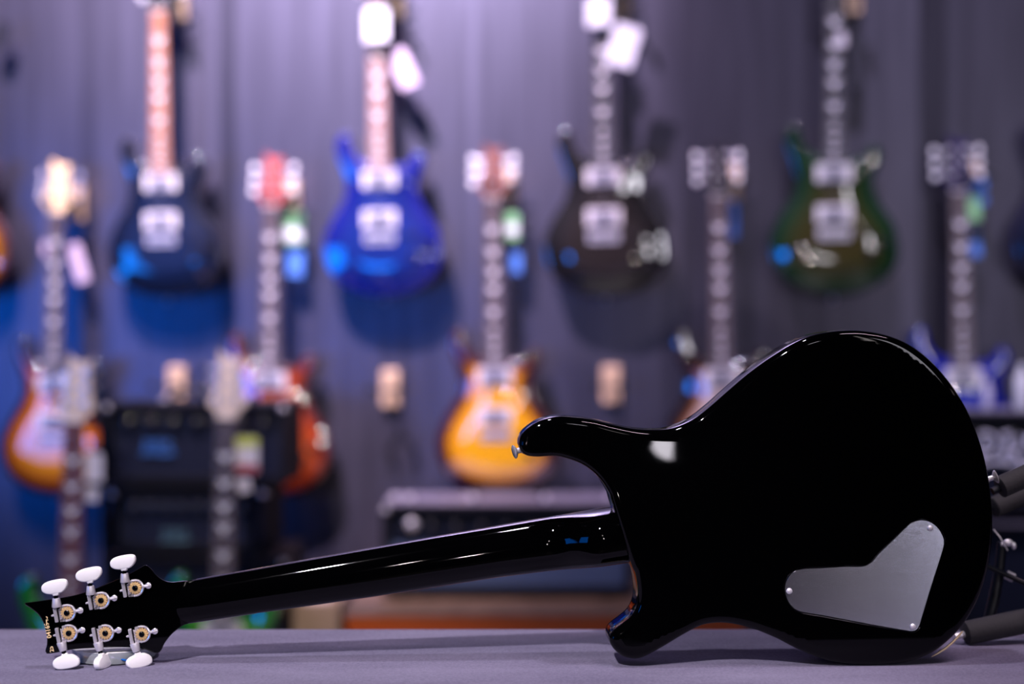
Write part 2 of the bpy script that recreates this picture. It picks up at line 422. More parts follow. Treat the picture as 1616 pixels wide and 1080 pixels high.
vv = ringv[-1] + [bm.verts.new((p.x, D0 + back_depth(p), p.y)) for p in pts[n:]]
for t in tris:
    try: bm.faces.new([vv[i] for i in t])
    except ValueError: pass
bm.faces.new(ringv[0])
bmesh.ops.recalc_face_normals(bm, faces=bm.faces)
me = bpy.data.meshes.new('body'); bm.to_mesh(me); bm.free()
body = link('body', me, 'black_lacquer')
# recess for the cover plate: chamfered pocket
plo = catmull([XZ(u, v) for u, v in PLATE], 0.0015)
def ringY(pp, y): return [Vector((p.x, D0 + y, p.y)) for p in pp]
cut = MB().ring_loft([ringY(inset(plo, -0.0030), -0.002), ringY(inset(plo, -0.0009), 0.0003), ringY(inset(plo, -0.0004), 0.0014), ringY(inset(plo, -0.0004), 0.004)])
cut = cut.build('pocket', None)
bo = body.modifiers.new('b', 'BOOLEAN'); bo.operation = 'DIFFERENCE'; bo.object = cut; bo.solver = 'EXACT'
dg = bpy.context.evaluated_depsgraph_get()
nm = bpy.data.meshes.new_from_object(body.evaluated_get(dg)); body.modifiers.clear(); body.data = nm
bpy.data.objects.remove(cut)
if len(nm.polygons) < 500: print('BOOLEAN FAILED')
nm.name = 'body'
for p in nm.polygons: p.use_smooth = True
nm.set_sharp_from_angle(angle=math.radians(38))
nm.materials.clear(); nm.materials.append(M['black_lacquer'])
body.parent = G; nm.transform(Matrix.Translation(-GOFF))

def gpart(name, mb, m, parent=G, **kw):
    return mb.build(name, m, parent, world=GOFF, **kw)

# natural rim and carved top on the far side
o2i = inset(out, 0.0035); o2 = []
for p, q in zip(out, o2i):
    t = sm01((p.x-XZ(1440, 0).x)/0.02)*sm01((XZ(1500, 960).y-p.y)/0.03)
    o2.append(q*(1-t) + (p + Vector((0.0022, -0.0016)))*t)
rim = MB().ring_loft([[Vector((p.x, D0+TH_B, p.y)) for p in o2], [Vector((p.x, D0+TH_B+0.006, p.y)) for p in o2]])
gpart('natural_rim', rim, 'maple_binding')
o3 = inset(out, 0.0006); bm = bmesh.new()
r0 = [bm.verts.new((p.x, D0+TH_B+0.006, p.y)) for p in o3]; i3 = inset(out, 0.012)
r1 = [bm.verts.new((p.x, D0+TH_B+0.0075, p.y)) for p in i3]
for i in range(n): bm.faces.new((r0[i], r0[(i+1) % n], r1[(i+1) % n], r1[i]))
pts, tris = cap_tris(i3, 0.012)
vv = r1 + [bm.verts.new((p.x, D0+TH_B+0.0075+0.010*sm01(rim_dist(p, i3)/0.07), p.y)) for p in pts[n:]]
for t in tris:
    try: bm.faces.new([vv[i] for i in t])
    except ValueError: pass
bmesh.ops.recalc_face_normals(bm, faces=bm.faces)
me = bpy.data.meshes.new('carved_top'); bm.to_mesh(me); bm.free()
link('carved_top', me, 'black_lacquer_top', G, world=GOFF)

# cover plate + screws
pl = MB().ring_loft([ringY(plo, 0.0030), ringY(plo, 0.0012), ringY(inset(plo, 0.0004), 0.0008)])
plate = gpart('cover_plate', pl, 'brushed_plate')
uvl = plate.data.uv_layers.new(name='brush')
for lp in plate.data.loops:
    q = plate.data.vertices[lp.vertex_index].co; uvl.data[lp.index].uv = (q.z*5, q.x*5)
plate['label'] = 'brushed steel wedge-shaped control cover plate'
for u, v in ((1245.9, 933.5), (1468.3, 834.2), (1441, 989.7)):
    c = PG(u, v, D0)
    s = MB().lathe(c + Vector((0, 0.0006, 0)), c + Vector((0, -0.0012, 0)), [(0, .0029), (0.35, .0029), (0.8, .0021), (1, .0010)], 20)
    for a in (0.4, 0.4+PI/2):
        s.box(c + Vector((0, -0.0011, 0)), (0.0026, 0.0004, 0.0005), Matrix.Rotation(a, 3, 'Y'))
    gpart('screw', s, 'satin_steel', plate)

# neck: D section lofted from the nut to the body
def NP(u, side):
    """top/bottom edge of the neck in the picture at column u"""
    top = [(240, 927), (297.8, 916.8), (681, 848.2), (966, 800.0), (1060, 784.4)]
    bot = [(240, 993), (324.6, 980.5), (413.7, 967), (592, 941.7), (792.4, 910), (948, 891.7), (1060, 875)]
    L_ = top if side else bot
    for (a, av), (b, bv) in zip(L_, L_[1:]):
        if a <= u <= b: return av + (bv-av)*(u-a)/(b-a)
    return L_[-1][1]
DF = D0 + TH_B + 0.012              # plane of the fretboard's underside
rg = []
for k in range(60):
    u = 262 + (1010-262)*k/59
    t, b_ = NP(u, 1), NP(u, 0)
    pt = PG(u, t, DF); pb = PG(u, b_, DF)
    c = (pt+pb)/2; h = (pt-pb).length/2
    depth = 0.0165 + 0.0035*sm01((u-300)/650)
    heel = sm01((u-868)/75)
    depth = depth*(1-heel) + 0.044*heel
    ex = 2.0 + 0.7*heel
    depth = 0.010 + (depth-0.010)*sm01((u-262)/55)
    up = (pt-pb).normalized(); r = []
    for j in range(25):
        a = PI*j/24
        cs, sn = math.cos(a), math.sin(a)
        r.append(c + up*h*math.copysign(abs(cs)**(2/ex), cs) + Vector((0, -depth*abs(sn)**(2/ex), 0)))
    rg.append(r)
gpart('neck', MB().ring_loft(rg), 'black_lacquer')
# fretboard with light edge, frets, nut
mat('fretboard_edge', (0.30, 0.20, 0.15), 0.15, coat=1.0, coat_rough=0.05)
fb = []
for u in (308, 690, 1175):
    ut = 848.2 + (u-681)*(-0.1705) if u > 681 else 916.8 + (u-297.8)*(-0.179)
    ub = {308: 980.5, 690: 926.3, 1175: 862}[u]
    pt = PG(u, ut+0.6, DF); pb = PG(u, ub-1.5, DF)
    fb.append([pt, pt+Vector((0, .006, 0)), pb+Vector((0, .006, 0)), pb])
gpart('fretboard', MB().ring_loft(fb), 'fretboard_edge', smooth=False, bevel=0.0006)
nutp = PG(288, 950, DF+0.005)
gpart('nut', MB().box(nutp, (0.004, 0.009, 0.036), Matrix.Rotation(TH, 3, 'Y')), 'pearl_button')
fr = MB()
for k in range(1, 23):
    a = 1 - 2**(-k/12); u = 290 + a*1292*0.7947/0.7947*0.79*math.cos(TH)
    tp, bt = PG(u, NP(u, 1)+1.5, DF+.0062), PG(u, NP(u, 0)-1.5, DF+.0062)
    fr.cyl(tp, bt, 0.0011, n=6)
gpart('frets', fr, 'nickel')
# strings, pickups, bridge on the far side
st = MB()
for k in range(6):
    o = (k-2.5)*0.0076; o1 = (k-2.5)*0.0105
    pA = PG(290, 950, DF+.009) + Vector((0, 0, o)); pB = PG(1322, 790, DF+.013) + Vector((0, 0, o1))
    st.cyl(pA, pB, 0.0004+0.00008*(5-k), n=6)
gpart('strings', st, 'nickel')
for u, v in ((1090, 826), (1250, 801)):
    c = PG(u, v, DF+.006); Rm = Matrix.Rotation(-TH, 3, 'Y')
    pk = gpart('pickup', MB().box(c, (0.040, 0.012, 0.076), Rm), 'black_plastic', bevel=0.002)
    gpart('pickup_cover', MB().box(c+Vector((0, .003, 0)), (0.034, 0.012, 0.068), Rm), 'nickel', pk, bevel=0.002)
gpart('bridge', MB().box(PG(1325, 789, DF+.008), (0.022, 0.012, 0.085), Matrix.Rotation(-TH, 3, 'Y')), 'nickel', bevel=0.002)
for u, v in ((1390, 980), (1466, 925), (1345, 930)):
    c = PG(u, v, D0+TH_B+.014)
    gpart('control_knob', MB().lathe(c, c+Vector((0, .016, 0)), [(0, .0125), (.1, .0125), (1, .0105)], 24), 'black_plastic')

# headstock
def HD(u): return DF + 0.002 - 0.13*((300-u)*0.00063 if u < 300 else 0)
ho = catmull(HEAD, 3.0)
pr = lambda off, ins: [PG(p.x, p.y, HD(p.x)+off*(1-0.55*sm01((p.x-262)/45))) for p in inset(ho, ins)]
hs = MB().ring_loft([pr(0, 0.5), pr(-0.001, 0), pr(-0.0130, 0), pr(-0.0140, 0.6), pr(-0.0146, 1.6)])
gpart('headstock', hs, 'black_lacquer')
# tuners
def tuner(u, v, sgn, twist=0.0):
    th = math.radians(9.6); c = PG(u, v, HD(u)-0.0146); k = 0.1305e-3
    ex = Vector((math.cos(th), 0, math.sin(th))); ey = Vector((-math.sin(th), 0, math.cos(th)))*sgn; ez = Vector((0, -1, 0))
    def Q(x, y, z): return c + ex*x*k + ey*y*k + ez*z*1e-3
    # base plate with D outline
    D = [(-62, 60), (-20, 62)] + [(62*math.cos(a), 62*math.sin(a)) for a in [PI/2 - PI*j/14 for j in range(1, 15)]] + [(-20, -62), (-62, -60)]
    mb = MB().ring_loft([[Q(x, y, 0) for x, y in D], [Q(x, y, 1.0) for x, y in D]])
    # raised rim
    D2 = D[1:-1]
    mb.tube([Q(x*0.93, y*0.93, 2.2) for x, y in D2], 0.0011, 8)
    mb.ring_loft([[Q(x*1.0, y*1.0, 1.0) for x, y in D2] , [Q(x*0.98, y*0.98, 2.4) for x, y in D2], [Q(x*0.82, y*0.82, 2.4) for x, y in D2], [Q(x*0.82, y*0.82, 1.0) for x, y in D2]], cap=False)
    # ears
    for s_, x in ((-1, -118), (1, 96)):
        mb.lathe(Q(x, -2, 0), Q(x, -2, 1.9), [(0, .0030), (.6, .0030), (1, .0018)], 16)
        mb.tube([Q(x*0.6, 0, .8), Q(x, -2, .8)], 0.0016, 8)
    hb = gpart('tuner_housing', mb, 'chrome')
    # worm shaft bar
    R3 = Matrix((ex, ey*1.0, ez)).transposed()
    gpart('shaft_bar', MB().box(Q(-82, 0, 2.2), (26*k, 112*k, .0044), R3), 'chrome', hb, bevel=0.0007)
    wm = MB()
    for j in range(-3, 4):
        wm.tube([Q(-58, j*12-4, 2.0), Q(-50, j*12, 2.9), Q(-40, j*12+4, 2.0)], 0.00055, 6)
    gpart('worm', wm, 'chrome', hb)
    # gear
    NT = 14; rr = []
    for j in range(NT*4):
        a = 2*PI*j/(NT*4); r_ = 49 if (j % 4) in (0, 1) else 40
        rr.append((r_*math.cos(a), r_*math.sin(a)))
    gm = MB().ring_loft([[Q(x, y, 1.0) for x, y in rr], [Q(x, y, 3.0) for x, y in rr], [Q(x*.62, y*.62, 3.3) for x, y in rr]])
    gpart('gear', gm, 'gear_brass', hb, smooth=False)
    sc = MB().lathe(Q(0, 0, 3.0), Q(0, 0, 4.6), [(0, 22*k), (.5, 21*k), (.85, 15*k), (1, 7*k)], 20)
    gpart('gear_screw', sc, 'dark_screw', hb)
    # collar and shaft
    col = MB().lathe(Q(-66, 56, 2.4), Q(-60, 122, 2.4), [(0, 34*k), (.08, 36*k), (.85, 29*k), (1, 27*k)], 24)
    gpart('collar', col, 'nickel', hb)
    gpart('shaft', MB().cyl(Q(-62, 112, 2.4), Q(-58, 160, 2.4), 17*k, n=12), 'dark_screw', hb)
    # wing button
    O = [(-20, -62), (20, -62), (24, -50), (52, -44), (80, -24), (97, 2), (98, 24), (92, 40), (70, 51), (30, 55), (-30, 53), (-72, 43), (-93, 24), (-98, 0), (-90, -20), (-64, -38), (-26, -49)]
    oo = catmull([Vector(q) for q in O], 8)
    tw = Matrix.Rotation(twist, 3, 'Y')
    bc = (-55, 190 if twist == 0.5 else 203, 2.4)
    def B(x, y, z):
        q = tw @ Vector((x, 0, z)); return Q(bc[0]+q.x, bc[1]+y, bc[2]+q.z*k*1e3)
    lay = [(0, 0, -0)]
    rings_ = []
    for zz, ins in ((-27, 14), (-25, 7), (-20, 2.5), (-12, .6), (0, 0), (12, .6), (20, 2.5), (25, 7), (27, 14)):
        sc_ = 1 - ins/75
        rings_.append([B(p.x*sc_, p.y*sc_, zz*(1 if p.y > -48 else 0.7)) for p in oo])
    bt = gpart('tuner_button', MB().ring_loft(rings_), 'pearl_button', hb)
    bt['label'] = 'white plastic tuner button'
for u, v, s_, tw in ((106.7, 966.9, 1, 0), (160.5, 947.3, 1, 0.08), (214.2, 927.7, 1, -0.06), (109.8, 998.9, -1, 0.1), (167.3, 998.9, -1, 1.27), (224.7, 1000.5, -1, 0.5)):
    tuner(u, v, s_, tw)
# strap buttons
def strap_button(a, b_, nm='strap_button'):
    gpart(nm, MB().lathe(a, b_, [(0, .0045), (.15, .0028), (.55, .0028), (.75, .0062), (.9, .0070), (1, .0055)], 24), 'chrome')
strap_button(PG(824, 710, D0+.022), PG(810, 714, D0+.020))
strap_button(PG(1558, 757, D0+.022), PG(1574, 752, D0+.020))
edge = gpart('natural_edge', MB().tube([PG(u, v, D0+.007) for u, v in ((1470, 1037), (1480, 1031.5), (1491, 1024.5), (1502, 1015.5), (1511, 1006.5), (1519, 997))], [.0004, .0010, .0012, .0012, .0012, .0008], 8), 'maple_binding')
edge['label'] = 'natural wood edge at the lower right'
# serial number printed on the headstock
def text_mesh(s, size, depth=0.0001):
    cu = bpy.data.curves.new('t', 'FONT'); cu.body = s; cu.size = size; cu.extrude = depth; cu.offset = 0.00016; cu.resolution_u = 3
    cu.align_x = 'CENTER'; cu.align_y = 'CENTER'
    o = bpy.data.objects.new('t', cu); C.objects.link(o)
    d_ = bpy.context.evaluated_depsgraph_get(); me_ = bpy.data.meshes.new_from_object(o.evaluated_get(d_))
    bpy.data.objects.remove(o); return me_
for s_, u, v, sz in (('0416945', 74.9, 990.3, 0.0062), ('25', 81.3, 1024.8, 0.0058)):
    me = text_mesh(s_, sz, 0.00006)
    u_, v_ = u, v
    ang = math.atan2(34, 8)          # direction of the writing: up the end of the headstock
    Rm = Matrix.Rotation(PI/2, 4, 'X')
    me.transform(Matrix.Translation(PG(u_, v_, HD(u_)-0.01475)) @ Matrix.Rotation(-math.radians(101), 4, 'Y') @ Rm)
    link('serial_number', me, 'gold_print', G, world=GOFF, smooth=False)

# ================================================================== STAND ON THE TABLE (right)
mat('black_foam', (0.022, 0.021, 0.025), 0.8, fn=noise_bump(260, 0.5, 0.001))
mat('black_tube', (0.004, 0.005, 0.010), 0.4, spec=0.25)
S = empty('guitar_stand', (0.52, 1.53, TZ))
tag(S, 'black folding guitar stand with foam-padded arms behind the black guitar on the table', 'guitar stand')
def spart(nm, mb, m, parent=S, **kw): return mb.build(nm, m, parent, world=True, **kw)
a_ = P(1577, 770, 1.475); b2 = P(1760, 688, 1.50)
t1 = spart('arm_tube', MB().cyl(P(1566, 776, 1.475), P(1765, 685, 1.50), 0.004), 'black_tube')
spart('foam_pad', MB().lathe(a_, b2, [(0, .009), (.01, .0115), (.99, .0115), (1, .009)], 24), 'black_foam', t1)
t2 = spart('arm_tube', MB().cyl(P(1556, 806, 1.56), P(1765, 716, 1.60), 0.004), 'black_tube')
spart('foam_pad', MB().lathe(P(1566, 802, 1.56), P(1760, 719, 1.60), [(0, .009), (.01, .0115), (.99, .0115), (1, .009)], 24), 'black_foam', t2)
# upright, cross bar, knob
spart('upright', MB().tube([P(1582, 856, 1.545), P(1577, 900, 1.545), P(1570, 940, 1.54), P(1556, 1000, 1.535)], [.0052, .0055, .0062, .0062], 16), 'black_tube')
spart('cross_bar', MB().cyl(P(1556, 893, 1.53), P(1700, 958, 1.50), 0.0028), 'black_tube')
spart('cross_collar', MB().cyl(P(1588, 907, 1.528), P(1600, 913, 1.526), 0.0050), 'nickel')
spart('wing_screw', MB().sphere(P(1591, 857, 1.535), 0.0045, (1.2, .6, .9)).sphere(P(1600, 862, 1.535), 0.0035, (.8, .6, 1.2)).cyl(P(1580, 860, 1.54), P(1594, 860, 1.535), 0.002), 'chrome')
spart('lock_wire', MB().tube([P(1568, 836, 1.53), P(1578, 848, 1.525), P(1586, 862, 1.525), P(1590, 869, 1.525)], 0.0008, 6), 'nickel')
t3 = spart('base_tube', MB().cyl(P(1506, 1005, 1.495), P(1760, 952, 1.515), 0.0035), 'nickel')
spart('foam_pad', MB().lathe(P(1522, 1000, 1.495), P(1755, 953, 1.515), [(0, .0095), (.008, .0122), (.3, .0128), (.99, .0125), (1, .010)], 24), 'black_foam', t3)
spart('rear_leg', MB().cyl(P(1700, 700, 1.55), P(1720, 1011, 1.53), 0.006), 'black_tube')

# ================================================================== CLEAR ROLL under the headstock
mat('clear_plastic', (0.8, 0.87, 0.9), 0.10, **{'Transmission Weight': 0.6, 'IOR': 1.35})
mat('white_paper', (0.92, 0.92, 0.92), 0.6)
mat('blue_tape', (0.01, 0.13, 0.5), 0.2, coat=0.6)
c = P(182, 1030, 1.435); rc = empty('clear_dish', (c.x, c.y, TZ))
tag(rc, 'small round clear dish with a white rim under the black headstock', 'dish')
prof = [(0, .034), (.12, .040), (.85, .0425), (1, .0425)]
MB().lathe((0, 0, 0), (0, 0, .0125), prof, 48).build('dish_wall', 'clear_plastic', rc)
MB().lathe((0, 0, .0126), (0, 0, .0136), [(0, .0425), (.5, .0428), (1, .0415)], 48).build('dish_rim', 'white_paper', rc)
tp = MB()
for k in range(12):
    pass
tp = MB().tube([P(176, 1031, 1.405), P(181, 1035, 1.400), P(188, 1040, 1.398), P(200, 1043, 1.398), P(214, 1042, 1.400)], 0.0011, 8)
tpo = tp.build('blue_cord', 'blue_tape'); tag(tpo, 'short blue cord end lying by the clear dish', 'cord')

# ================================================================== GUITAR FOR THE WALL (built once per look, then copied)
mat('pickup_cream', (0.84, 0.79, 0.75), 0.35, coat=0.3)
mat('pickup_coil', (0.10, 0.10, 0.14), 0.3)
mat('pearl_inlay', (0.95, 0.91, 0.92), 0.5)
mat('steel_frets', (0.55, 0.52, 0.54), 0.45, 0.5)
mat('fretboard_dark', fn=grain((0.055, 0.035, 0.035), (0.12, 0.085, 0.085), 20, (1, 1, .1)), rough=0.4)
mat('fretboard_black', (0.02, 0.02, 0.022), 0.35)
mat('fretboard_brown', fn=grain((0.30, 0.10, 0.04), (0.42, 0.17, 0.08), 20, (1, 1, .1)), rough=0.4)
mat('fretboard_tan', fn=grain((0.26, 0.13, 0.10), (0.40, 0.22, 0.18), 20, (1, 1, .1)), rough=0.4)
mat('fretboard_wine', fn=grain((0.12, 0.035, 0.04), (0.20, 0.065, 0.07), 20, (1, 1, .1)), rough=0.75, spec=0.1)

OAB = [to_ab(u, v) for u, v in BODY]
bout = catmull([Vector((-q.y, q.x)) for q in OAB], 0.006)      # x to the right seen from the front, z up the neck
HAB = [to_ab(u, v) for u, v in HEAD]
hout = catmull([Vector((-q.y, q.x)) for q in HAB], 0.003)
ZN = 0.803                                                     # nut
def front_body():
    n = len(bout); bm = bmesh.new(); rs = []
    lay = [(0, .0, 0)]
    for ins, y in ((0, 0.0), (0, .037), (.002, .0415), (.006, .043)):
        pp = inset(bout, ins) if ins else bout
        rs.append([bm.verts.new((p.x, y, p.y)) for p in pp])
    for a, b_ in zip(rs, rs[1:]):
        for i in range(n): bm.faces.new((a[i], a[(i+1) % n], b_[(i+1) % n], b_[i]))
    pts, tris = cap_tris(inset(bout, .006), 0.03)
    vv = rs[-1] + [bm.verts.new((p.x, .043, p.y)) for p in pts[n:]]
    for t in tris:
        try: bm.faces.new([vv[i] for i in t])
        except ValueError: pass
    bmesh.ops.recalc_face_normals(bm, faces=bm.faces)
    me = bpy.data.meshes.new('body'); bm.to_mesh(me); bm.free(); return me
def front_top():
    n = len(bout); bm = bmesh.new(); rs = []; dist = []
    for ins, y in ((0, 0.0), (.0004, -.0025), (.0018, -.0050), (.004, -.0064), (.008, -.0074)):
        pp = inset(bout, ins) if ins else bout
        rs.append([bm.verts.new((p.x, y, p.y)) for p in pp]); dist += [ins]*n
    for a, b_ in zip(rs, rs[1:]):
        for i in range(n): bm.faces.new((a[i], a[(i+1) % n], b_[(i+1) % n], b_[i]))
    pin = inset(bout, .008)
    pts, tris = cap_tris(pin, 0.009)
    vv = rs[-1][:]
    for p in pts[n:]:
        d = rim_dist(p, bout); t = min(1, max(0, (d-.008)/.080))
        vv.append(bm.verts.new((p.x, -.0074 - .0155*math.sin(t*PI/2)**1.2, p.y))); dist.append(d)
    for t in tris:
        try: bm.faces.new([vv[i] for i in t])
        except ValueError: pass
    bmesh.ops.recalc_face_normals(bm, faces=bm.faces)
    me = bpy.data.meshes.new('carved_top'); bm.verts.index_update()
    at = None; bm.to_mesh(me); bm.free()
    at = me.attributes.new('rim_distance', 'FLOAT', 'POINT'); at.data.foreach_set('value', dist)
    return me
def fmesh(mb, nm): return mb.mesh(nm)
YB = -0.021                       # fretboard underside
def halfw(z): return 0.0215 + (ZN - z)/(ZN-0.345)*0.007
MESH = {}
MESH['body'] = front_body(); MESH['carved_top'] = front_top()
rg = []
for k in range(24):
    z = 0.30 + (ZN+0.004-0.30)*k/23; h = halfw(z); dp = 0.020 + 0.02*sm01((0.40-z)/0.06)
    rg.append([Vector((h*math.cos(a), YB + dp*math.sin(a), z)) for a in [PI*j/12 for j in range(13)]])
MESH['neck'] = MB().ring_loft(rg).mesh('neck')
MESH['fretboard'] = MB().ring_loft([[Vector((s*halfw(z), y, z)) for s, y in ((-1, YB), (1, YB), (.96, YB-.0055), (-.96, YB-.0055))] for z in (.345, .57, ZN)]).mesh('fretboard')
m_ = MB()
for k in range(1, 23):
    z = ZN - 0.635*(1-2**(-k/12)); m_.box((0, YB-.0058, z), (2*halfw(z)*.96, .0022, .0018))
FRE = m_.mesh('frets')
m_ = MB()
for k in (3, 5, 7, 9, 12, 15, 17, 19, 21):
    z = ZN - 0.635*(1-2**(-(k-.5)/12)); s = 1.5 if k < 14 else .95
    # a bird in flight: body and two swept wings
    q = [(-.011, .003), (-.005, .006), (0, .002), (.006, .007), (.012, .005), (.006, .001), (.002, -.006), (-.002, -.007), (-.004, -.001)]
    m_.prism([(x*s, y*s) for x, y in q], lambda p: Vector((p[0], YB-.0050, z+p[1])), lambda p: Vector((p[0], YB-.0059, z+p[1])))
INL = m_.mesh('inlays')
def merge(parts, name):
    bm = bmesh.new()
    for i, me_ in enumerate(parts):
        k = len(bm.faces); bm.from_mesh(me_); bm.faces.ensure_lookup_table()
        for f_ in bm.faces[k:]: f_.material_index = i
    me_ = bpy.data.meshes.new(name); bm.to_mesh(me_); bm.free(); return me_
MESH['fretboard'] = merge([MESH['fretboard'], FRE, INL], 'fretboard')
for m_n in ('fretboard_dark', 'steel_frets', 'pearl_inlay'): MESH['fretboard'].materials.append(M[m_n])
MESH['nut'] = MB().box((0, YB-.003, ZN+.002), (.043, .010, .004)).mesh('nut')
def hy(z): return YB + 0.004 + 0.14*max(0, z-ZN)
MESH['headstock'] = MB().ring_loft([[Vector((p.x, hy(p.y)+d, p.y)) for p in (inset(hout, i) if i else hout)] for i, d in ((.001, -.0065), (0, -.0055), (0, .0065), (.001, .0075))]).mesh('headstock')
m_ = MB()
for k in range(6):
    x0_ = (k-2.5)*.0070; x1_ = (k-2.5)*.0104
    m_.cyl((x0_, YB-.0085, ZN), (x1_, YB-.012, .165), .00022, n=5)
    side = -1 if k < 3 else 1; row = k if k < 3 else 5-k
    m_.cyl((x0_, YB-.0085, ZN), (side*(.016+.003*0), hy(ZN+.036+.0*row)-.012, ZN+.040+.032*(2-row)), .00022, n=5)
MESH['strings'] = m_.mesh('strings')
def ring_mesh(z, w=.092, h=.046):
    return MB().box((0, YB+.001, z), (w, .010, h)).mesh('pickup_ring')
for nm, z in (('neck_pickup', .322), ('bridge_pickup', .214)):
    MESH[nm] = ring_mesh(z)
    MESH[nm+'_cover'] = MB().box((0, YB-.004, z), (.070, .010, .037)).mesh('pickup_cover')
    MESH[nm+'_coil'] = MB().box((0, YB-.0095, z), (.030, .0016, .026)).mesh('pole_pieces')
MESH['bridge'] = MB().box((0, YB+.002, .162), (.084, .012, .030)).box((0, YB-.006, .170), (.068, .007, .012)).mesh('bridge')
def knob_mesh(x, z): return MB().lathe((x, YB+.012, z), (x, YB-.006, z), [(0, .0125), (.2, .0125), (.9, .0108), (1, .009)], 20).mesh('control_knob')
for i, (x, z) in enumerate(((.083, .165), (.093, .112), (.125, .140))): MESH['knob%d' % i] = knob_mesh(x, z)
MESH['strap'] = MB().lathe((0, .02, .0), (0, .02, -.014), [(0, .004), (.5, .003), (.75, .007), (1, .0055)], 16).mesh('strap_button')
TUN = []
for side in (-1, 1):
    for r_ in range(3):
        z = ZN + .045 + .033*r_; TUN.append((side, z, .026 if True else 0))
def tuner_mesh(side, z):
    y = hy(z); x = side*(.0205)
    m = MB().lathe((x, y-.005, z), (x, y-.0075, z), [(0, .0080), (1, .0072)], 18)
    m.lathe((x, y-.0075, z), (x, y-.020, z), [(0, .0036), (.5, .003), (.8, .0048), (1, .0046)], 14)
    m.cyl((side*.030, y+.012, z), (side*.050, y+.012, z), .003, n=10)
    return m.mesh('tuner')
def button_mesh(side, z):
    y = hy(z)+.012
    O = [(0, -.004), (.003, -.004), (.004, -.0075), (.009, -.0105), (.014, -.0105), (.0165, -.006), (.0165, .006), (.014, .0105), (.009, .0105), (.004, .0075), (.003, .004), (0, .004)]
    m = MB().ring_loft([[Vector((side*(.047+a), y+d, z+b_*s)) for a, b_ in O] for d, s in ((-.0038, .75), (-.002, 1), (.002, 1), (.0038, .75))])
    return m.mesh('tuner_button')
TM = [(tuner_mesh(s, z), button_mesh(s, z)) for s, z, _ in TUN]

def lnk(name, me, m, parent):
    o = bpy.data.objects.new(name, me); C.objects.link(o); o.parent = parent
    if not me.materials: me.materials.append(M['chrome'])
    o.material_slots[0].link = 'OBJECT'; o.material_slots[0].material = M[m]
    return o
for me in list(MESH.values()) + [x for t in TM for x in t]:
    for p in me.polygons: p.use_smooth = True
    try: me.set_sharp_from_angle(angle=math.radians(40))
    except Exception: pass

def guitar(loc, rot, label, group, top, body_m='wine_back', board='fretboard_dark', head='head_black', button='pearl_button', ring='pickup_cream', cover='nickel', headlabel=None, pickups=True):
    g = empty('electric_guitar', loc, rot); tag(g, label, 'guitar', group)
    lnk('body', MESH['body'], body_m, g); lnk('carved_top', MESH['carved_top'], top, g)
    nk = lnk('neck', MESH['neck'], 'neck_wood', g); f = lnk('fretboard', MESH['fretboard'], board, g)
    lnk('nut', MESH['nut'], 'pickup_cream', g); h = lnk('headstock', MESH['headstock'], head, g)
    lnk('strings', MESH['strings'], 'steel_frets', g)
    for nm in ('neck_pickup', 'bridge_pickup'):
        r = lnk(nm, MESH[nm], ring, g); lnk('pickup_cover', MESH[nm+'_cover'], cover, r); lnk('pole_pieces', MESH[nm+'_coil'], 'pickup_coil', r)
    lnk('bridge', MESH['bridge'], 'nickel', g)
    for i in range(3): lnk('control_knob', MESH['knob%d' % i], 'knob_dark', g)
    lnk('strap_button', MESH['strap'], 'nickel', g)
    for a, b_ in TM:
        t = lnk('tuner', a, 'chrome', g); lnk('tuner_button', b_, button, t)
    return g

mat('neck_wood', (0.20, 0.09, 0.06), 0.3, coat=0.6)
mat('knob_dim', (0.05, 0.055, 0.08), 0.3, 0.5)
mat('knob_dark', (0.02, 0.018, 0.02), 0.2, coat=0.5)
GL = dict(rough=0.55, coat=1.0, coat_rough=0.03, spec=0.2, **{'Coat IOR': 2.7})
mat('wine_back', (0.035, 0.006, 0.012), **GL); mat('navy_back', (0.008, 0.010, 0.035), **GL)
mat('blue_back', (0.004, 0.01, 0.16), **GL); mat('black_back', (0.006, 0.006, 0.008), **GL); mat('green_back', (0.006, 0.035, 0.012), **GL)
mat('red_back', (0.12, 0.02, 0.01), **GL)
mat('head_black', (0.012, 0.010, 0.016), **GL); mat('head_maple', (0.88, 0.62, 0.32), 0.6, spec=0.15)
mat('head_red', (0.42, 0.07, 0.06), **GL); mat('head_brown', (0.20, 0.06, 0.04), **GL); mat('head_navy', (0.02, 0.012, 0.06), **GL)
mat('head_tan', (0.78, 0.62, 0.52), 0.6, spec=0.2)
def top_mat(name, *stops): mat(name, fn=burst(stops), **GL)
top_mat('top_navy', (0, (.001, .002, .008)), (.03, (.001, .006, .03)), (.08, (.003, .014, .06)))
top_mat('top_blue', (0, (.001, .004, .22)), (.03, (.001, .008, .16)), (.08, (.002, .022, .20)))
top_mat('top_charcoal', (0, (.002, .002, .002)), (.03, (.006, .005, .005)), (.08, (.022, .016, .013)))
top_mat('top_green', (0, (.001, .02, .008)), (.025, (.002, .04, .008)), (.05, (.03, .04, .003)), (.09, (.055, .045, .005)))
top_mat('top_amber', (0, (.05, .006, .002)), (.014, (.25, .05, .003)), (.03, (.78, .33, .01)), (.08, (.90, .45, .015)))
top_mat('top_tobacco', (0, (.004, .002, .003)), (.014, (.02, .004, .003)), (.03, (.40, .06, .004)), (.055, (.75, .25, .01)), (.09, (.8, .32, .015)))
top_mat('top_orange', (0, (.035, .003, .004)), (.014, (.10, .008, .004)), (.03, (.35, .035, .002)), (.08, (.42, .075, .004)))
top_mat('top_honey', (0, (.035, .003, .006)), (.025, (.06, .004, .008)), (.037, (.80, .30, .005)), (.07, (1.0, .48, .006)))
top_mat('top_cream', (0, (.004, .003, .006)), (.028, (.03, .008, .004)), (.042, (.35, .13, .04)), (.06, (.75, .60, .52)))
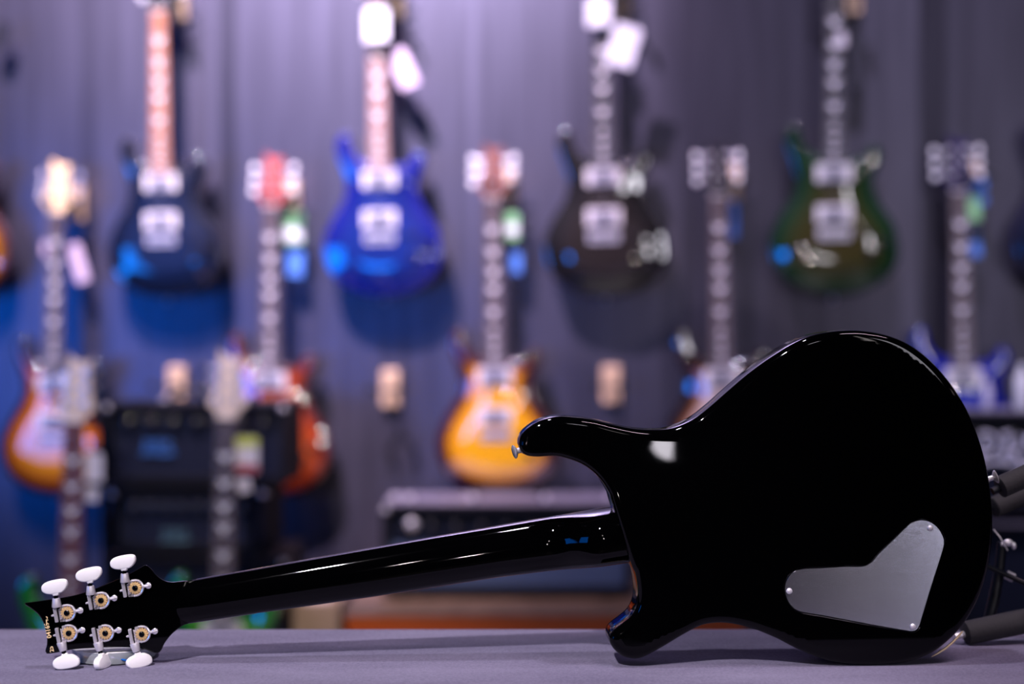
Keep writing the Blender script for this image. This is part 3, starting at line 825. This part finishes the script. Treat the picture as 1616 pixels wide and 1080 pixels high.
top_mat('top_royal', (0, (.001, .004, .20)), (.04, (.002, .012, .35)), (.08, (.004, .03, .45)))
top_mat('top_lime', (0, (.004, .16, .03)), (.02, (.02, .34, .03)), (.05, (.18, .50, .02)), (.08, (.45, .60, .02)))

UG = 'electric guitars in the upper row on the wall'; LG = 'electric guitars in the lower row on the wall'
OFF = 0.088
def wall_guitar(u, v, roll, **kw):
    return guitar(W(u, v, OFF), (0, math.radians(roll), WR), **kw)
wall_guitar(-75, 470, 0, label='amber sunburst guitar cut off by the left edge of the photo', group=UG, top='top_amber', body_m='red_back')
wall_guitar(260, 470, -.6, label='dark navy guitar with a brown fretboard, leftmost whole guitar of the upper row', group=UG, top='top_navy', body_m='navy_back', board='fretboard_brown')
wall_guitar(604, 469, -.9, label='bright blue guitar with a pinkish tan fretboard in the upper row', group=UG, top='top_blue', body_m='blue_back', board='fretboard_tan')
wall_guitar(955, 469, -.6, label='black and charcoal guitar with two white tags at its neck in the upper row', group=UG, top='top_charcoal', body_m='black_back', board='fretboard_black')
wall_guitar(1315, 467, 0, label='dark green guitar with an olive centre in the upper row', group=UG, top='top_green', body_m='green_back', board='fretboard_black')
wall_guitar(1706, 466, 0, label='blue guitar cut off by the right edge of the photo in the upper row', group=UG, top='top_navy', body_m='blue_back')
wall_guitar(87, 783, .9, label='orange and black sunburst guitar with a pale maple headstock in the lower row', group=LG, top='top_tobacco', body_m='navy_back', head='head_maple', button='chrome')
wall_guitar(428, 783, .4, label='burnt orange guitar with a red headstock partly behind a black amplifier', group=LG, top='top_orange', head='head_red', body_m='wine_back')
wall_guitar(785, 780, -.8, label='honey yellow sunburst guitar with dark red horns above the wide amplifier', group=LG, top='top_honey', head='head_brown')
wall_guitar(1142, 786, -1.0, label='cream-topped guitar with black horns and headstock half hidden by the black guitar', group=LG, top='top_cream', body_m='black_back', head='head_black')
wall_guitar(1522, 790, -1.2, label='royal blue guitar with a dark purple headstock, rightmost of the lower row', group=LG, top='top_royal', body_m='blue_back', head='head_navy', button='pearl_button')

# ------------------------------------------------------------------ wall hangers
mat('hanger_wood', fn=grain((0.42, 0.27, 0.15), (0.62, 0.43, 0.27), 12, (1, 1, .15)), rough=0.5)
mat('rubber', (0.015, 0.015, 0.018), 0.6)
def hanger(u, v, label, group):
    h = empty('wall_hanger', W(u, v, 0.0), (0, 0, WR)); tag(h, label, 'guitar hanger', group)
    MB().box((0, -.012, 0), (.052, .024, .105)).build('wood_block', 'hanger_wood', h, bevel=.006, seg=3)
    MB().cyl((0, -.02, -.005), (0, -.070, -.005), .005).tube([(-.033, -.125, 0), (-.033, -.095, -.004), (-.024, -.078, -.006), (0, -.070, -.006), (.024, -.078, -.006), (.033, -.095, -.004), (.033, -.125, 0)], .004, 10).build('yoke', 'rubber', h)
    for s in (-1, 1): MB().lathe((s*.033, -.090, -.004), (s*.033, -.128, .001), [(0, .007), (.1, .009), (.9, .009), (1, .006)], 14).build('rubber_pad', 'rubber', h)
    return h
HG = 'guitar hangers on the wall'
for u, v, d in ((284, 6, 'dark navy guitar'), (624, 2, 'bright blue guitar'), (978, 2, 'black and charcoal guitar'), (1343, -5, 'dark green guitar')):
    hanger(u, v, 'wooden block hanger holding the %s of the upper row' % d, HG)
for u, v, d in ((124, 322, 'guitar with the maple headstock'), (460, 315, 'guitar with the red headstock'), (800, 296, 'honey yellow guitar'), (1153, 290, 'cream-topped guitar'), (1530, 285, 'royal blue guitar')):
    hanger(u, v, 'wooden block hanger holding the %s' % d, HG)
for u, v, d in ((282, 607, 'below the dark navy guitar'), (618, 613, 'below the bright blue guitar'), (965, 607, 'below the black and charcoal guitar')):
    hanger(u, v, 'empty wooden guitar hanger on the wall %s' % d, 'empty guitar hangers')

# ------------------------------------------------------------------ tags
TC = {'white': (0.78, 0.76, 0.80), 'pink': (0.62, 0.48, 0.60), 'green': (0.25, 0.55, 0.25), 'blue': (0.08, 0.22, 0.65), 'black': (0.01, 0.01, 0.02), 'pale': (0.68, 0.62, 0.64), 'yellow': (0.55, 0.60, 0.08), 'red': (0.4, 0.03, 0.04)}
for k_, c_ in TC.items(): mat('paper_'+k_, c_, 0.5)
def paper(u, v, w_, h_, ang, col, label, off=.14, band=None, pos=None, rz=WR, group='hang tags on the guitars', cordlen=.03):
    p = pos if pos else W(u, v, off); sc = p.y/F
    t = empty('hang_tag', p, (0, math.radians(ang), rz)); tag(t, label, 'tag', group)
    a, b_ = w_*sc/2, h_*sc/2
    O = [(-a, -b_), (a, -b_), (a, b_*.86), (a*.72, b_), (-a*.72, b_), (-a, b_*.86)]
    MB().prism(O, lambda q: Vector((q[0], -.0008, q[1])), lambda q: Vector((q[0], .0008, q[1]))).build('card', 'paper_'+col, t, smooth=False)
    MB().tube([(0, -.001, b_*.9), (.004, 0, b_+cordlen*.5), (0, .004, b_+cordlen)], .0008, 6).build('string_loop', 'rubber', t)
    for (f0, f1, c2) in (band or []):
        MB().box((0, -.0012, b_*(f0+f1)/2), (2*a*.96, .0010, b_*(f1-f0))).build('printed_band', 'paper_'+c2, t, smooth=False)
    return t
paper(594, 39, 38, 52, 0, 'white', 'white tag across the neck of the bright blue guitar')
paper(636, 108, 30, 62, -24, 'pink', 'pinkish tag hanging beside the neck of the bright blue guitar', off=.10)
paper(945, 18, 38, 46, 0, 'white', 'upright white tag across the neck of the black and charcoal guitar')
paper(984, 72, 44, 66, 17, 'white', 'tilted white tag beside the neck of the black and charcoal guitar', off=.15)
paper(1350, 100, 24, 84, 2, 'black', 'dark card put for a tag shadow beside the neck of the dark green guitar', off=.06)  # dark card drawn where a tag's shadow falls
paper(1328, 62, 14, 22, 0, 'pale', 'tiny pale tag on the neck of the dark green guitar', off=.115)
paper(124, 415, 20, 62, -16, 'pink', 'pink tag right of the neck below the maple headstock', off=.07)
paper(74, 392, 14, 22, 0, 'pink', 'tiny pinkish tag left of the neck below the maple headstock', off=.10)
paper(460, 358, 36, 52, 0, 'green', 'green and white tag right of the neck below the red headstock', off=.07, band=[(-.8, -.1, 'white')])
paper(465, 417, 28, 38, 4, 'blue', 'blue tag right of the neck below the red headstock', off=.06)
paper(804, 357, 28, 42, 0, 'green', 'green and white tag right of the neck of the honey yellow guitar', off=.08, band=[(-.6, .1, 'white')])
paper(811, 415, 24, 32, 0, 'blue', 'blue tag right of the neck of the honey yellow guitar', off=.06)
paper(1158, 345, 12, 60, 0, 'blue', 'narrow blue tag right of the neck of the cream-topped guitar', off=.05)
paper(1541, 300, 30, 46, -3, 'blue', 'wide blue tag just below the dark purple headstock', off=.06)
paper(1537, 330, 18, 36, -6, 'green', 'green tag between the two blue tags of the royal blue guitar', off=.10)
paper(1539, 382, 16, 46, -4, 'blue', 'narrow lower blue tag beside the neck of the royal blue guitar', off=.07)
paper(2, 55, 26, 40, 12, 'black', 'dark tag at the upper left edge of the photo', off=.06)

# ------------------------------------------------------------------ two green guitars on floor stands
def floor_guitar(u, vtop, d, label, standlabel, roll=0, board='fretboard_wine'):
    L_ = 0.953; z0 = HC - (vtop-540)/F*d - L_
    loc = Vector(((u-808)/F*d, d, z0))
    g = guitar(loc, (0, math.radians(roll), -0.02), label, 'green guitars on floor stands', 'top_lime', body_m='green_back', board=board, head='head_tan', button='knob_dark')
    s = empty('guitar_stand', (loc.x, d+.02, 0)); tag(s, standlabel, 'guitar stand', 'floor stands')
    B = lambda nm, mb, m: mb.build(nm, m, s)
    B('upright', MB().cyl((.055, .12, .25), (.05, .085, .66), .011).cyl((.05, .085, .60), (.045, .075, .92), .008), 'black_tube')
    B('yoke', MB().tube([(-.045, -.01, .89), (-.045, .05, .88), (.0, .075, .875), (.045, .075, .875), (.05, .05, .88), (.05, -.01, .89)], .006), 'rubber')
    for a in (-.12, .15):
        B('leg', MB().cyl((.055, .12, .27), (a, -.10, .012), .009), 'black_tube')
    B('leg', MB().cyl((.055, .12, .27), (.055, .17, .012), .009), 'black_tube')
    B('cradle', MB().tube([(-.10, -.09, z0+.03), (-.10, -.06, z0-.012), (-.10, .05, z0-.014), (.10, .05, z0-.014), (.10, -.06, z0-.012), (.10, -.09, z0+.03)], .007), 'rubber')
    return g
floor_guitar(110, 562, 3.22, 'green guitar with a pale tan headstock on a stand at the far left', 'black floor stand under the leftmost green guitar', 1.2)
floor_guitar(350, 556, 3.22, 'green guitar with a pale tan headstock on a stand before the amplifier stack', 'black floor stand before the amplifier stack', 1.0, 'fretboard_dark')
p1 = lambda u, v, d: P(u, v, d)
paper(148, 738, 28, 46, 0, 'pale', 'pale tag hanging right of the leftmost green guitar neck', pos=P(148, 738, 3.2), rz=0, group='hang tags on the green guitars')
paper(145, 781, 20, 22, 8, 'pale', 'small pale tag below another beside the leftmost green guitar neck', pos=P(145, 781, 3.2), rz=0, group='hang tags on the green guitars')
paper(390, 718, 36, 58, 0, 'pale', 'yellow, white and red tag right of the second green guitar neck', pos=P(390, 718, 3.2), rz=0, band=[(.45, .95, 'yellow'), (-.95, -.55, 'red')], group='hang tags on the green guitars')
paper(385, 766, 20, 22, -10, 'pale', 'small pale tag below the yellow and red tag', pos=P(385, 766, 3.2), rz=0, group='hang tags on the green guitars')

# ------------------------------------------------------------------ amplifiers
mat('tolex', (0.008, 0.008, 0.013), 0.6, spec=0.15, fn=noise_bump(500, 0.5, .001))
mat('tolex_lit', (0.15, 0.135, 0.18), 0.6, fn=noise_bump(500, 0.4, .001))  # paler copy of tolex, light from above put into the colour
mat('amp_panel', (0.004, 0.006, 0.016), 0.5, spec=0.2)
mat('grille_cloth', (0.012, 0.015, 0.032), 0.8, spec=0.15, fn=noise_bump(700, 0.7, .001))
mat('grille_grey', (0.07, 0.10, 0.17), 0.8, spec=0.2, fn=noise_bump(700, 0.7, .001))
mat('logo_silver', (0.85, 0.82, 0.92), 0.5)
mat('logo_blue', (0.03, 0.16, 0.50), 0.4)
mat('logo_teal', (0.08, 0.18, 0.22), 0.5)
def signature(parent, x, y, z, s, m='logo_silver', name='logo'):
    """flowing three letter signature, size s = letter height"""
    def el(cx, cz, rx, rz, a0, a1, k=18): return [(cx+rx*math.cos(a0+(a1-a0)*i/k), cz+rz*math.sin(a0+(a1-a0)*i/k)) for i in range(k+1)]
    S_ = [ [(-1.25, -.55), (-1.15, 0), (-1.02, .5)], el(-1.0, .18, .42, .36, 2.4, -2.6),
           [(-.35, -.55), (-.22, 0), (-.1, .5)], el(-.08, .22, .40, .32, 2.4, -2.0), [(-.1, -.05), (.15, -.35), (.42, -.55)],
           el(.85, .25, .28, .25, .4, 4.4) + el(.82, -.25, .30, .27, 1.4, -2.6), [(-1.6, -.62), (-.6, -.50), (.5, -.66), (1.5, -.48)] ]
    mb = MB()
    for q in S_: mb.tube([(x+a*s, y, z+b_*s) for a, b_ in q], s*.085, 8)
    return mb.build(name, m, parent)
def amp(loc, w_, h_, d_, label, group=None, rz=0.0, panel=.45, grille='grille_cloth', shell='tolex', knobs=8, kz=.75, logo=None, logo_m='logo_silver', handle=True, knob_m='nickel', knob_r=.010):
    """loc = bottom front centre; front faces -y"""
    a = empty('guitar_amplifier', loc, (0, 0, rz)); tag(a, label, 'amplifier', group)
    t = .018
    sh = MB().box((0, d_/2, t/2+.012), (w_, d_, t)).box((0, d_/2, h_-t/2), (w_, d_, t))
    sh.box((-w_/2+t/2, d_/2, h_/2+.006), (t, d_, h_-2*t-.012)).box((w_/2-t/2, d_/2, h_/2+.006), (t, d_, h_-2*t-.012)).box((0, d_-t/2, h_/2), (w_-2*t, t, h_-2*t-.012))
    sh.build('cabinet', shell, a, bevel=.004)
    hp = (h_-2*t-.012)
    if panel:
        MB().box((0, .022, h_-t-hp*panel/2), (w_-2*t, .008, hp*panel)).build('control_panel', 'amp_panel', a, smooth=False)
        for k in range(knobs):
            x = -w_/2+.06 + (w_-.12)*k/max(1, knobs-1); z = h_-t-hp*panel*.5
            MB().lathe((x, .018, z), (x, -.001, z), [(0, knob_r*1.25), (.3, knob_r*1.2), (.35, knob_r), (.95, knob_r*.85), (1, knob_r*.6)], 18).build('knob', knob_m, a)
    if panel < 1:
        hg = hp*(1-panel)
        MB().box((0, .024, t+.012+hg/2), (w_-2*t, .010, hg)).build('grille', grille, a, smooth=False)
    if logo: signature(a, logo[0], .012, logo[1], logo[2], logo_m)
    if handle: MB().tube([(-.09, d_/2, h_), (-.085, d_/2, h_+.018), (-.05, d_/2, h_+.024), (.05, d_/2, h_+.024), (.085, d_/2, h_+.018), (.09, d_/2, h_)], .007).build('handle', 'rubber', a)
    for s in (-1, 1):
        if handle: MB().lathe((s*.105, d_/2, h_), (s*.105, d_/2, h_+.008), [(0, .012), (.6, .011), (1, .005)], 16).build('handle_cap', 'chrome', a)
        MB().sphere((s*(w_/2-.010), .010, h_-.0125), .0125).build('corner_protector', 'nickel', a)
        MB().cyl((s*(w_/2-.06), .06, 0), (s*(w_/2-.06), .06, .014), .018).build('foot', 'rubber', a)
        MB().cyl((s*(w_/2-.06), d_-.05, 0), (s*(w_/2-.06), d_-.05, .014), .018).build('foot', 'rubber', a)
    return a
def size(px, d): return px/F*d
AD = 3.42
AG = 'stacked amplifiers behind the green guitars'
x_l, x_r = 162, 453; wL = size(x_r-x_l, AD); cx = ((x_l+x_r)/2-808)/F*AD
zt = lambda v, d: HC-(v-540)/F*d
zc = zt(880, AD)
amp((cx, AD, 0), wL, zc, .30, 'dark speaker cabinet at the bottom of the amplifier stack', AG, handle=False, panel=0, knobs=0)
z2 = zc; h2 = zt(772, AD) - z2
amp((cx-.02, AD+.01, z2), wL-.06, h2, .26, 'dark amplifier with a row of knobs in the middle of the stack', AG, handle=False, panel=.5, logo=(-.03, h2*.30, .024), logo_m='logo_teal', knob_m='knob_dim')
z1 = z2+h2; h1 = zt(636, AD) - z1
amp((cx, AD, z1), wL, h1, .26, 'dark amplifier with a bluish logo on top of the stack', AG, panel=.4, logo=(-.09, h1*.48, .027), logo_m='logo_blue', knobs=7, knob_m='knob_dark')
# wide amplifier on the bench
BD = 3.56; wb = size(396, BD); cb = (800-808)/F*BD; zb = zt(946, BD); hb = zt(797, BD) - zb
wide = amp((cb, BD, zb), wb, hb, .24, 'wide amplifier with a grey grille on the wooden bench', None, panel=.42, grille='grille_grey', knobs=9, knob_m='knob_dark', knob_r=.009)
MB().box((0, .125, hb+.001), (wb-.01, .23, .004)).build('lit_top_sheet', 'tolex_lit', wide, bevel=.001)  # sheet added to show the amplifier top as lit
MB().lathe((-wb/2+.075, .018, hb*.78), (-wb/2+.075, .004, hb*.78), [(0, .016), (.7, .014), (1, .008)], 20).build('input_jack', 'nickel', wide)
for u in (622, 646, 746, 861, 962):
    x = (u-808)/F*(BD+.06) - cb
    MB().sphere((x, .07, hb+.010), .010, (1, 1, .8)).build('top_stud', 'nickel', wide)
# bench
mat('bench_top', fn=grain((0.14, 0.085, 0.05), (0.26, 0.16, 0.10), 6, (2.5, 1, 4)), rough=0.5)
mat('bench_front', fn=grain((0.50, 0.08, 0.012), (0.66, 0.13, 0.02), 6, (.3, 4, 6)), rough=0.45)
bd = 3.38; bw = size(640, bd); bx = (860-808)/F*bd; bz = zb
bn = empty('wooden_bench', (bx, bd, 0)); tag(bn, 'low wooden bench with a reddish front board under the wide amplifier', 'bench')
MB().box((0, .24, bz-.004), (bw, .50, .008)).build('bench_board', 'bench_top', bn, bevel=.003)
MB().box((0, .004, bz-.008-.16), (bw-.02, .022, .32)).build('front_board', 'bench_front', bn, bevel=.002)
for sx in (-1, 1):
    for y in (.05, .44): MB().box((sx*(bw/2-.04), y, (bz-.03)/2), (.05, .05, bz-.03)).build('leg', 'bench_front', bn, bevel=.003)
mat('cardboard', fn=grain((0.36, 0.25, 0.17), (0.50, 0.36, 0.25), 3), rough=0.8)
cbx = empty('cardboard_box', (-.478, 3.47, 0)); tag(cbx, 'tan cardboard box on the floor left of the wooden bench', 'box')
hz = zt(952, 3.47)
MB().box((0, .12, hz/2), (.112, .24, hz)).build('box_body', 'cardboard', cbx, bevel=.002)
MB().box((0, .12, hz+.0005), (.05, .24, .001)).build('packing_tape', 'head_tan', cbx, smooth=False)
# right amplifier stack
RD = 3.30; RG = 'amplifiers stacked at the right edge'
xr0 = (1500-808)/F*RD; wr = .66; zr1 = zt(652, RD); zr0 = zt(818, RD)
ra = amp((xr0+wr/2, RD, zr0), wr, zr1-zr0, .25, 'dark amplifier with a large silver signature logo, top of the right stack', RG, panel=.30, knobs=7, logo=None, handle=False, knob_m='knob_dark')
MB().box((0, .125, zr1-zr0+.001), (wr-.01, .24, .004)).build('lit_top_sheet', 'tolex_lit', ra, bevel=.001)
signature(ra, -wr/2 + size(100, RD), .010, (zr1-zr0)*.66, .062)
rb = amp((xr0+wr/2, RD-.02, 0), wr, zt(828, RD), .30, 'dark speaker cabinet under the signature amplifier at the right edge', RG, handle=False, panel=0, knobs=0)
MB().box((0, .13, zt(828, RD)+.001), (wr-.01, .27, .004)).build('lit_top_sheet', 'tolex_lit', rb, bevel=.001)
# small things standing on the right amplifier
def bottle(u, wpx, vt, m, label, nm, cat, d=RD+.08):
    z = zr1 + .003; h = zt(vt, d) - z; r = size(wpx, d)/2
    o = empty(nm, ((u-808)/F*d, d, z)); tag(o, label, cat)
    MB().lathe((0, 0, 0), (0, 0, h*.78), [(0, r*.9), (.05, r), (.9, r), (1, r*.7)], 20).build('bottle_body', m, o)
    MB().lathe((0, 0, h*.78), (0, 0, h), [(0, r*.6), (1, r*.6)], 16).build('cap', m, o)
mat('bottle_lilac', (0.70, 0.66, 0.80), 0.35); mat('bottle_white', (0.85, 0.84, 0.84), 0.4)
bottle(1558, 15, 600, 'bottle_lilac', 'slim lilac white bottle standing on the right amplifier', 'spray_bottle', 'bottle')
bottle(1613, 22, 575, 'bottle_white', 'white bottle at the right edge standing on the right amplifier', 'spray_bottle', 'bottle')
